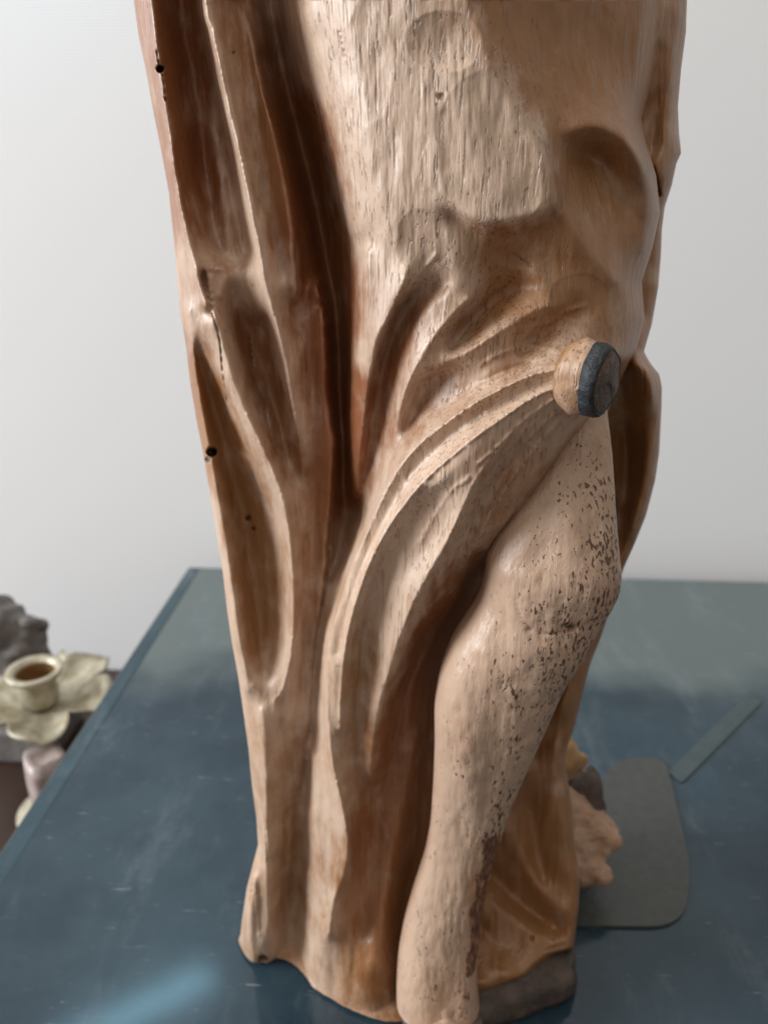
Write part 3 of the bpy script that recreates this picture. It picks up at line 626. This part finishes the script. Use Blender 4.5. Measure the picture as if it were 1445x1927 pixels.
# ---------------------------------------------------------------- leg
LLo = [(1062, 770), (1035, 840), (1000, 890), (968, 940), (938, 990), (918, 1040), (913, 1085), (905, 1125), (885, 1160), (850, 1212), (828, 1268), (817, 1330), (818, 1400), (815, 1480), (810, 1555), (799, 1612), (777, 1680), (760, 1740), (749, 1800), (746, 1850), (748, 1927), (744, 1990)]
LRo = [(1140, 770), (1144, 800), (1150, 860), (1155, 950), (1160, 1020), (1166, 1072), (1161, 1098), (1150, 1120), (1126, 1160), (1097, 1210), (1060, 1272), (1030, 1340), (1004, 1400), (975, 1470), (950, 1540), (930, 1600), (915, 1660), (905, 1720), (896, 1800), (899, 1860), (908, 1927), (916, 1990)]
def leg_mesh():
    vs = np.arange(752, 1975, 3.0); n = 150
    L = np.interp(vs, [p[1] for p in LLo], [p[0] for p in LLo]); R = np.interp(vs, [p[1] for p in LRo], [p[0] for p in LRo])
    k = np.exp(-.5*(np.arange(-12, 13)/4.5)**2); k /= k.sum()
    sm = lambda a: np.convolve(np.pad(a, 12, mode='reflect', reflect_type='odd'), k, 'valid')
    L, R = sm(L), sm(R)
    hc = np.interp(vs, [760, 850, 950, 1050, 1120, 1250, 1400, 1600, 1750, 1850, 1990], [-15, -8, -3, 0, 0, -1, -2, -4, -1, 5, 15])
    hc = sm(hc)
    cu = (L+R)/2
    th = np.linspace(0, 2*np.pi, n, endpoint=False)
    xL, _, zL = at_y(L, vs, Y0-hc/1000); xR, _, zR = at_y(R, vs, Y0-hc/1000)
    keep = (zL+zR)/2 > .0165; vs, L, R, hc, cu, xL, xR, zL, zR = [q[keep] for q in (vs, L, R, hc, cu, xL, xR, zL, zR)]
    cx = (xL+xR)/2; cz = (zL+zR)/2; rx = (xR-xL)/2
    # front a little keeled along the shin
    ct, st = np.cos(th), np.sin(th)
    rr = np.ones((len(vs), n))
    U = cu[:, None]+(R-L)[:, None]/2*ct[None]; V = np.repeat(vs[:, None], n, 1)
    front = np.clip(-st, 0, 1)[None]
    def bump(u, v, su, sv, a): return a*np.exp(-((U-u)/su)**2-((V-v)/sv)**2)*front
    D = bump(1095, 1065, 55, 60, 1.6)+bump(985, 1085, 45, 60, .3)-bump(1030, 1140, 70, 22, .8)-bump(1000, 1010, 35, 60, 1.2)-bump(930, 1120, 22, 60, 1.2)
    D += bump(1000, 1165, 60, 40, 1.3)-bump(900, 1230, 30, 90, .6)+bump(870, 1400, 35, 170, 1.2)-bump(930, 1330, 25, 160, .8)+bump(800, 1790, 30, 60, 1.6)+bump(885, 1820, 22, 50, 1.2)-bump(845, 1840, 25, 60, 1.2)
    D += (1.0*vnoise(U, V, 46, 80, 41)+.35*vnoise(U, V, 16, 30, 42)+.22*vnoise(U, V, 6, 14, 43)+.35*vnoise(U, V, 24, 18, 48))*front*.8
    fl = fleck_leg(U, V)
    D -= np.clip(vnoise(U, V, 3.4, 13, 44)-.42, 0, 1)*np.clip(fl*1.2-.15, 0, 1)*1.3*front
    D -= carve(U, V, [(1062, 1137, 9, 2.5), (1050, 1130, 4, 1.5), (985, 1137, 5, 1.2)], [([(1052, 1180), (1056, 1230), (1050, 1260)], 2.0, 1.0), ([(960, 1085), (975, 1125), (1010, 1142), (1050, 1140)], 2.4, .7), ([(1075, 1150), (1070, 1190)], 1.8, 1.0)])*front
    D /= 1000
    yr = .82
    X = cx[:, None]+(rx[:, None]+D*.4)*ct[None]; Yv = (Y0-hc/1000)[:, None]+(rx[:, None]*yr)*(np.sign(st)*np.abs(st)**.68)[None]-D
    Z = np.repeat(cz[:, None], n, 1)
    Z = np.maximum(Z, .0165+np.arange(len(vs))[:, None]*1e-6)
    nr = len(vs); co = np.stack([X, Yv, Z], -1).reshape(-1, 3); idx = np.arange(nr*n).reshape(nr, n); nx_ = np.roll(idx, -1, 1)
    faces = np.stack([idx[:-1], idx[1:], nx_[1:], nx_[:-1]], -1).reshape(-1, 4).tolist()
    faces = [f[::-1] for f in faces]; faces += [idx[0].tolist(), idx[-1][::-1].tolist()]
    me = bpy.data.meshes.new('leg'); me.from_pydata(co.tolist(), [], faces); me.update()
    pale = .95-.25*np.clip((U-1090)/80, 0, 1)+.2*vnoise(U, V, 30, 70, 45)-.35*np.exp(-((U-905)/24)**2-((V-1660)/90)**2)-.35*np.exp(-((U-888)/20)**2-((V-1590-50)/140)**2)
    patch = np.clip(np.exp(-((U-(915-.16*(V-1600)))/17)**2)*np.exp(-((V-1660)/125)**2)*1.5+.9*vnoise(U, V, 8, 22, 46)-.40, 0, 1)*1.8*np.clip(np.exp(-((U-(915-.16*(V-1600)))/26)**2)*np.exp(-((V-1660)/160)**2)*1.6, 0, 1)
    pale = pale-1.1*np.clip(patch, 0, 1)
    for an, A in (('pale', pale), ('red', .35+.6*np.clip(patch, 0, 1)), ('nick', .08+0*U), ('fleck', np.clip(fl+.8*patch, 0, 1)), ('dirt', np.clip(carve(U, V, [(1062, 1137, 6, 1), (1050, 1128, 3, 1)], [([(1060, 1150), (1068, 1165)], 1.6, .6)]), 0, 1))):
        a = me.attributes.new(an, 'FLOAT', 'POINT'); a.data.foreach_set('value', np.clip(A, 0, 1).ravel().astype(np.float32))
    o = link('leg', me, M_SKIN); reparent(o, statue); o['label'] = 'bare lower leg with pinkish paint flaked in small dark specks'
    return o
def fleck_leg(U, V):
    r = np.interp(V, [p[1] for p in LRo], [p[0] for p in LRo]); l = np.interp(V, [p[1] for p in LLo], [p[0] for p in LLo])
    s = np.clip((U-l)/np.maximum(r-l, 1), 0, 1)
    a = np.interp(s, [0, .3, .55, .75, .92, 1], [.26, .38, .52, .68, .72, .66])
    return np.clip(a*np.interp(V, [770, 880, 960, 1260, 1330, 1700, 1990], [.35, .7, 1.0, 1.0, .85, .75, .6])+.25*vnoise(U, V, 30, 50, 47), 0, 1)
leg_mesh()

# foot below the ankle, forward of the hem (mostly below the picture)
def blob_foot(name, parts, vox, mat, parent, pale=.8, fleck=.3):
    bm = bmesh.new()
    for c, r, sc, rz in parts:
        m = Matrix.Translation(c) @ Matrix.Rotation(rz, 4, 'Z') @ Matrix.Diagonal((*[r*k for k in sc], 1))
        bmesh.ops.create_icosphere(bm, subdivisions=3, radius=1.0, matrix=m)
    me = bpy.data.meshes.new(name); bm.to_mesh(me); bm.free()
    o = link(name, me, mat)
    rm = o.modifiers.new('fuse', 'REMESH'); rm.mode = 'VOXEL'; rm.voxel_size = vox
    s_ = o.modifiers.new('soften', 'SMOOTH'); s_.factor = .5; s_.iterations = 4
    dg = bpy.context.evaluated_depsgraph_get(); me2 = bpy.data.meshes.new_from_object(o.evaluated_get(dg))
    o.modifiers.clear(); o.data = me2; me2.name = name
    if not me2.materials: me2.materials.append(mat)
    n = len(me2.vertices)
    co = np.empty(n*3); me2.vertices.foreach_get('co', co); co = co.reshape(-1, 3)
    co += (vnoise(co[:, 0]*4000+500, co[:, 2]*4000+co[:, 1]*2500, 20, 20, 51)*.0006+vnoise(co[:, 0]*4000+500, co[:, 2]*4000+co[:, 1]*2500, 7, 7, 52)*.00025)[:, None]*np.array([.6, -1, .6])
    me2.vertices.foreach_set('co', co.ravel())
    for an, v in (('pale', pale), ('red', .3), ('fleck', fleck), ('dirt', 0), ('nick', .1)):
        a = me2.attributes.new(an, 'FLOAT', 'POINT'); a.data.foreach_set('value', np.full(n, v, np.float32))
    me2.polygons.foreach_set('use_smooth', [True]*len(me2.polygons)); me2.update()
    reparent(o, parent); return o
fp = pt(828, 1950, 12); fx = fp.x
blob_foot('foot', [(Vector((fx, .263, .024)), .0125, (1, 1.1, .9), 0), (Vector((fx+.002, .231, .0155)), .016, (1.0, 1.5, .6), 0), (Vector((fx+.003, .206, .0185)), .017, (1.1, 1.1, .50), 0)] +
          [(Vector((fx-.012+.0085*i, .187+.0035*i, .0245)), .0062-.0005*i, (.85, 1.9, .9), 0) for i in range(5)], .0012, M_SKIN, statue)

# second foot: toes coming out from under the skirt at the right
def P(u, v, y):
    x, yy, z = at_y(u, v, y); return Vector((float(x), float(y), float(z)))
far = []
def chain(pts, n):
    for (p, q) in zip(pts, pts[1:]):
        for i in range(n):
            t = i/(n-1); w = [p[k]*(1-t)+q[k]*t for k in range(4)]
            far.append((P(w[0], w[1], w[2]), w[3]*.000305, (1, 1, 1), 0))
chain([(1050, 1515, .362, 48), (1085, 1540, .358, 38), (1112, 1562, .355, 28), (1136, 1574, .353, 21), (1154, 1583, .352, 17)], 6)     # instep running out to the longest toe
chain([(1078, 1500, .368, 28), (1108, 1530, .364, 24), (1134, 1552, .361, 20), (1148, 1564, .359, 16)], 6)
chain([(1082, 1560, .354, 36), (1110, 1586, .351, 25), (1136, 1601, .349, 16)], 5)
chain([(1070, 1570, .352, 42), (1090, 1614, .346, 32), (1116, 1638, .342, 24), (1130, 1646, .340, 22)], 6)                           # big toe
chain([(1070, 1610, .345, 36), (1095, 1648, .341, 22)], 5)
ff = blob_foot('foot', far, .0011, M_SKIN, statue, .55, .35)
ff['label'] = 'bare toes emerging from under the skirt'

# ---------------------------------------------------------------- plinth
def plinth():
    outl = [(-.055, .268), (-.02, .250), (.012, .238), (.03, .236)]
    px = [at_z(u, v, .006) for u, v in ((905, 1935), (945, 1916), (985, 1908), (1012, 1893), (1050, 1884), (1078, 1862), (1086, 1835))]
    outl = [(-.02, .300), (-.008, .272), (-.001, .240), (.002, .183), (.034, .183), (.040, .215)] + [(p[0], p[1]) for p in px]
    e = at_z(1150, 1530, .012); e2 = at_z(1120, 1440, .012); e3 = at_z(1165, 1600, .006)
    outl += [(px[-1][0], .300), (px[-1][0]-.006, .318), (px[-1][0]-.012, .345), (.04, .385), (-.01, .385), (-.03, .34)]
    r = random.Random(4)
    c = [tuple(p) for p in outl]; dense = []
    for i in range(len(c)):
        a, b_ = Vector(c[i]), Vector(c[(i+1) % len(c)]); n = max(2, int((b_-a).length/.0022))
        for j in range(n): dense.append(a.lerp(b_, j/n))
    bm = bmesh.new(); rings = []
    cen = Vector((.01, .30))
    for k, (z, ins) in enumerate(((.0008, .0015), (.004, 0), (.008, .0003), (.012, .0005), (.0155, .0014), (.0175, .0045))):
        ring = []
        for i, p in enumerate(dense):
            d = (p-cen).normalized()
            nz = float(vnoise(np.array([i*1.0]), np.array([k*2.0+50]), 4, 2.5, 61)[0]); nz2 = float(vnoise(np.array([i*1.0]), np.array([k*1.0]), 1.6, 1.5, 62)[0])
            q = p-d*(ins+nz*.0016+nz2*.0008)
            ring.append(bm.verts.new((q.x, q.y, z+(nz*.0012 if k > 1 else 0))))
        rings.append(ring)
    for a, b_ in zip(rings, rings[1:]):
        n = len(a)
        for i in range(n): bm.faces.new((a[i], a[(i+1) % n], b_[(i+1) % n], b_[i]))
    bm.faces.new(rings[0][::-1]); bm.faces.new(rings[-1])
    o = from_bm(bm, 'plinth', M_ROCK, statue); return o
pl = plinth(); pl['label'] = 'rough dark brown base under the figure'
# raised dark lump of the base and ochre drapery tail behind the toes
def lump(name, c, r, sc, mat, seed):
    bm = bmesh.new(); bmesh.ops.create_icosphere(bm, subdivisions=5, radius=1.0)
    for w in bm.verts:
        n = w.co.copy(); k = float(vnoise(np.array([n.x*40+200+seed]), np.array([n.z*40+n.y*23+200]), 16, 16, 71)[0]); k2 = float(vnoise(np.array([n.x*40+200]), np.array([n.z*40-n.y*31+200]), 6, 6, 72)[0])
        w.co = Vector(c)+Vector((n.x*sc[0], n.y*sc[1], n.z*sc[2]))*r*(1+.16*k+.06*k2)
    return from_bm(bm, name, mat, statue)
rc = P(1095, 1485, .372)
lump('plinth_rock', (rc.x-.004, rc.y, .0355), .017, (1.15, .9, 2.05), M_ROCK, 1)
lump('drapery_tail', P(1040, 1432, .358), .011, (1.7, 1.0, 1.5), M_OCHRE, 9)

# ---------------------------------------------------------------- cut peg at the knee
def peg():
    fc = pt(1141, 722, 27); ax = Vector((.80, -.58, -.10)).normalized()
    sx = ax.cross(Vector((0, 0, 1))).normalized(); sz = sx.cross(ax).normalized()
    r0 = .0114
    def prof(name, rows, mat, seed):
        bm = bmesh.new(); n = 56; rings = []
        for t, rad in rows:
            ring = []
            for i in range(n):
                a = 2*math.pi*i/n
                k = float(vnoise(np.array([i*1.0*256/56]), np.array([t*2500+300.]), 23.27, 9, seed)[0])
                q = rad*(1+.10*k+.06*math.sin(a*2+.6)+.03*math.sin(a*5+1)) ; zz = .00045*k if rad < r0*.95 else 0
                ring.append(bm.verts.new(fc+ax*(t+zz)+sx*(math.cos(a)*q*.86)+sz*(math.sin(a)*q*1.06)))
            rings.append(ring)
        for A, B in zip(rings, rings[1:]):
            for i in range(n): bm.faces.new((A[i], A[(i+1) % n], B[(i+1) % n], B[i]))
        bm.faces.new(rings[-1]); bm.faces.new(rings[0][::-1])
        return from_bm(bm, name, mat, None)
    w = prof('peg', [(-.0145, r0*.80), (-.0130, r0*.9), (-.011, r0*.97), (-.0090, r0*1.02), (-.007, r0*1.0), (-.004, r0*.985), (-.0032, r0*.9)], M_ROBE, 81)
    n = len(w.data.vertices)
    for an, v in (('pale', .50), ('red', .3), ('fleck', .22), ('dirt', .03), ('nick', .8)):
        a = w.data.attributes.new(an, 'FLOAT', 'POINT'); a.data.foreach_set('value', np.full(n, v, np.float32))
    reparent(w, statue)
    tip = prof('blackened_end', [(-.0048, r0*1.005), (-.002, r0*1.01), (-.0005, r0*.965), (.0003, r0*.91), (.0001, r0*.86), (-.0004, r0*.84)], M_TIP, 81)
    reparent(tip, statue)
    face = prof('end_face', [(-.0012, r0*.88), (.0000, r0*.88), (.0005, r0*.80), (.0009, r0*.4), (.0011, r0*.2), (.0013, r0*.05)], M_TIPFACE, 81)
    face.parent = tip; face.matrix_parent_inverse = (Matrix.Translation(statue.location) @ tip.matrix_parent_inverse).inverted()
    w['label'] = 'stub of a cut wooden peg'; tip['label'] = 'blackened rim of the cut peg'
peg()

# ================================================================== candlestick on a low cabinet left of the table
M_BRASS = simple('pale_brass', C(.54, .50, .39), .45, C(.34, .29, .19), 90, .3, 90, metal=.3)
M_BRASSIN = simple('tarnished_brass', C(.20, .10, .035), .5, C(.30, .17, .07), 60, .2, 90, metal=.4)
M_PORC = simple('pink_white_porcelain', C(.36, .27, .24), .35, C(.50, .42, .40), 60)
M_GREY = simple('grey_carved_stone', C(.13, .115, .11), .7, C(.22, .20, .19), 60, .6, 90)
M_DARKW = simple('dark_cabinet_wood', C(.030, .016, .011), .35, C(.050, .026, .017), 20, .2, 50, squash=(1, .15, 1))
CABZ = -0.16
cab = empty('low_cabinet', (TXL-.22, .48, FLOOR)); tag(cab, 'dark brown wooden cabinet standing lower than the table, left of it', 'cabinet')
box('cabinet_top', TXL-.42, TXL-.012, .20, WALLY-.004, CABZ-.022, CABZ, M_DARKW, cab, .003)
box('cabinet_body', TXL-.41, TXL-.022, .215, WALLY-.008, FLOOR, CABZ-.0225, M_DARKW, cab, .003)
def candlestick():
    cyd = .56
    top = P(66, 1262, cyd); cx, cy, zt = top.x, top.y, top.z
    root = empty('candlestick', (cx, cy, CABZ)); tag(root, 'pale brass candlestick with a petalled drip pan standing left of the table', 'candlestick')
    def lathe(name, prof, mat, ripple=None, n=72):
        bm = bmesh.new(); rings = []
        for r, z in prof:
            ring = []
            for i in range(n):
                a = 2*math.pi*i/n; rr, dz = (r, 0) if ripple is None else ripple(r, a)
                ring.append(bm.verts.new((cx+rr*math.cos(a), cy+rr*math.sin(a), z+dz)))
            rings.append(ring)
        for A, B in zip(rings, rings[1:]):
            for i in range(n): bm.faces.new((A[i], A[(i+1) % n], B[(i+1) % n], B[i]))
        return from_bm(bm, name, mat, root)
    zp = zt-.036
    lathe('candle_cup', [(.0125, zp+.002), (.0160, zp+.006), (.0170, zp+.016), (.0155, zp+.026), (.0165, zt-.008), (.0225, zt-.004), (.0245, zt), (.0235, zt+.002), (.0180, zt+.001), (.0162, zt-.003)], M_BRASS)
    lathe('candle_socket', [(.0164, zt-.002), (.0150, zt-.012), (.0135, zt-.030), (.0002, zt-.030)], M_BRASSIN)
    def pet(r, a):
        f = max(0, (r-.014)/.040); k = .5+.5*math.cos(6*a+.5)
        k = abs(math.cos(3*a+.25))**.55; return r*(1+f*.30*(k-.7)), f*(.010*abs(math.sin(3*a+.25))**.8+.005*math.sin(2*a)+.003*math.sin(9*a))
    lathe('drip_pan', [(.0105, zp), (.020, zp-.001), (.030, zp), (.042, zp+.002), (.054, zp+.006), (.061, zp+.007), (.0605, zp+.0045), (.052, zp+.002), (.040, zp-.002), (.028, zp-.004), (.010, zp-.005)], M_BRASS, pet)
    lathe('stem', [(.010, zp-.005), (.006, zp-.012), (.0085, zp-.022), (.0055, zp-.034), (.009, zp-.05), (.012, zp-.06), (.007, zp-.075), (.014, CABZ+.018), (.032, CABZ+.007), (.040, CABZ+.002), (.040, CABZ)], M_BRASS)
    return root
candlestick()
def leaf_dish():
    # white porcelain petal shape standing beside the candlestick
    a = P(78, 1440, .50); root_z = CABZ
    bm = bmesh.new(); n = 20; rings = []
    for k in range(9):
        t = k/8; ring = []
        r = .006+.010*math.sin(t*math.pi*.62)**1.2
        for i in range(n):
            an = 2*math.pi*i/n; rr = r*(1+.12*t*math.cos(4*an))
            ring.append(bm.verts.new((a.x+rr*math.cos(an)+.004*t, a.y+rr*math.sin(an), root_z+t*(a.z+.012-root_z))))
        rings.append(ring)
    for A, B in zip(rings, rings[1:]):
        for i in range(n): bm.faces.new((A[i], A[(i+1) % n], B[(i+1) % n], B[i]))
    bm.faces.new(rings[0][::-1])
    inner = [bm.verts.new(w.co+Vector((a.x+.004-w.co.x, a.y-w.co.y, -.012))*.35) for w in rings[-1]]
    for i in range(n): bm.faces.new((rings[-1][i], rings[-1][(i+1) % n], inner[(i+1) % n], inner[i]))
    bm.faces.new(inner)
    o = from_bm(bm, 'porcelain_cup', M_PORC); tag(o, 'small pinkish white porcelain cup below the brass drip pan', 'cup')
leaf_dish()
def grey_ornament():
    base = P(20, 1180, .66); rt = empty('stone_ornament', (base.x, base.y, CABZ)); tag(rt, 'grey carved stone ornament behind the brass candlestick', 'ornament')
    z1 = base.z
    bm = bmesh.new()
    for c, r, sc in (((base.x-.012, base.y, z1+.004), .030, (1, .9, .9)), ((base.x+.014, base.y, z1-.012), .022, (1.1, .9, 1.2)), ((base.x-.03, base.y+.01, z1-.025), .034, (1, 1, 1.2)), ((base.x+.02, base.y-.004, z1+.012), .010, (1.3, 1, .6)), ((base.x-.004, base.y, z1-.06), .040, (1, .9, 1.4))):
        bmesh.ops.create_icosphere(bm, subdivisions=4, radius=1, matrix=Matrix.Translation(c) @ Matrix.Diagonal((r*sc[0], r*sc[1], r*sc[2], 1)))
    o = from_bm(bm, 'carving', M_GREY); rm = o.modifiers.new('fuse', 'REMESH'); rm.mode = 'VOXEL'; rm.voxel_size = .003
    dg = bpy.context.evaluated_depsgraph_get(); me2 = bpy.data.meshes.new_from_object(o.evaluated_get(dg)); o.modifiers.clear(); o.data = me2
    for w in me2.vertices:
        k = float(vnoise(np.array([w.co.x*3000+600]), np.array([w.co.z*3000+w.co.y*1700+900]), 34, 34, 91)[0]); w.co += w.normal*(.004*k)
    reparent(o, rt)
    box('pedestal', base.x-.05, base.x+.04, base.y-.04, base.y+.04, CABZ, max(CABZ+.01, z1-.10), M_GREY, rt, .004)
grey_ornament()
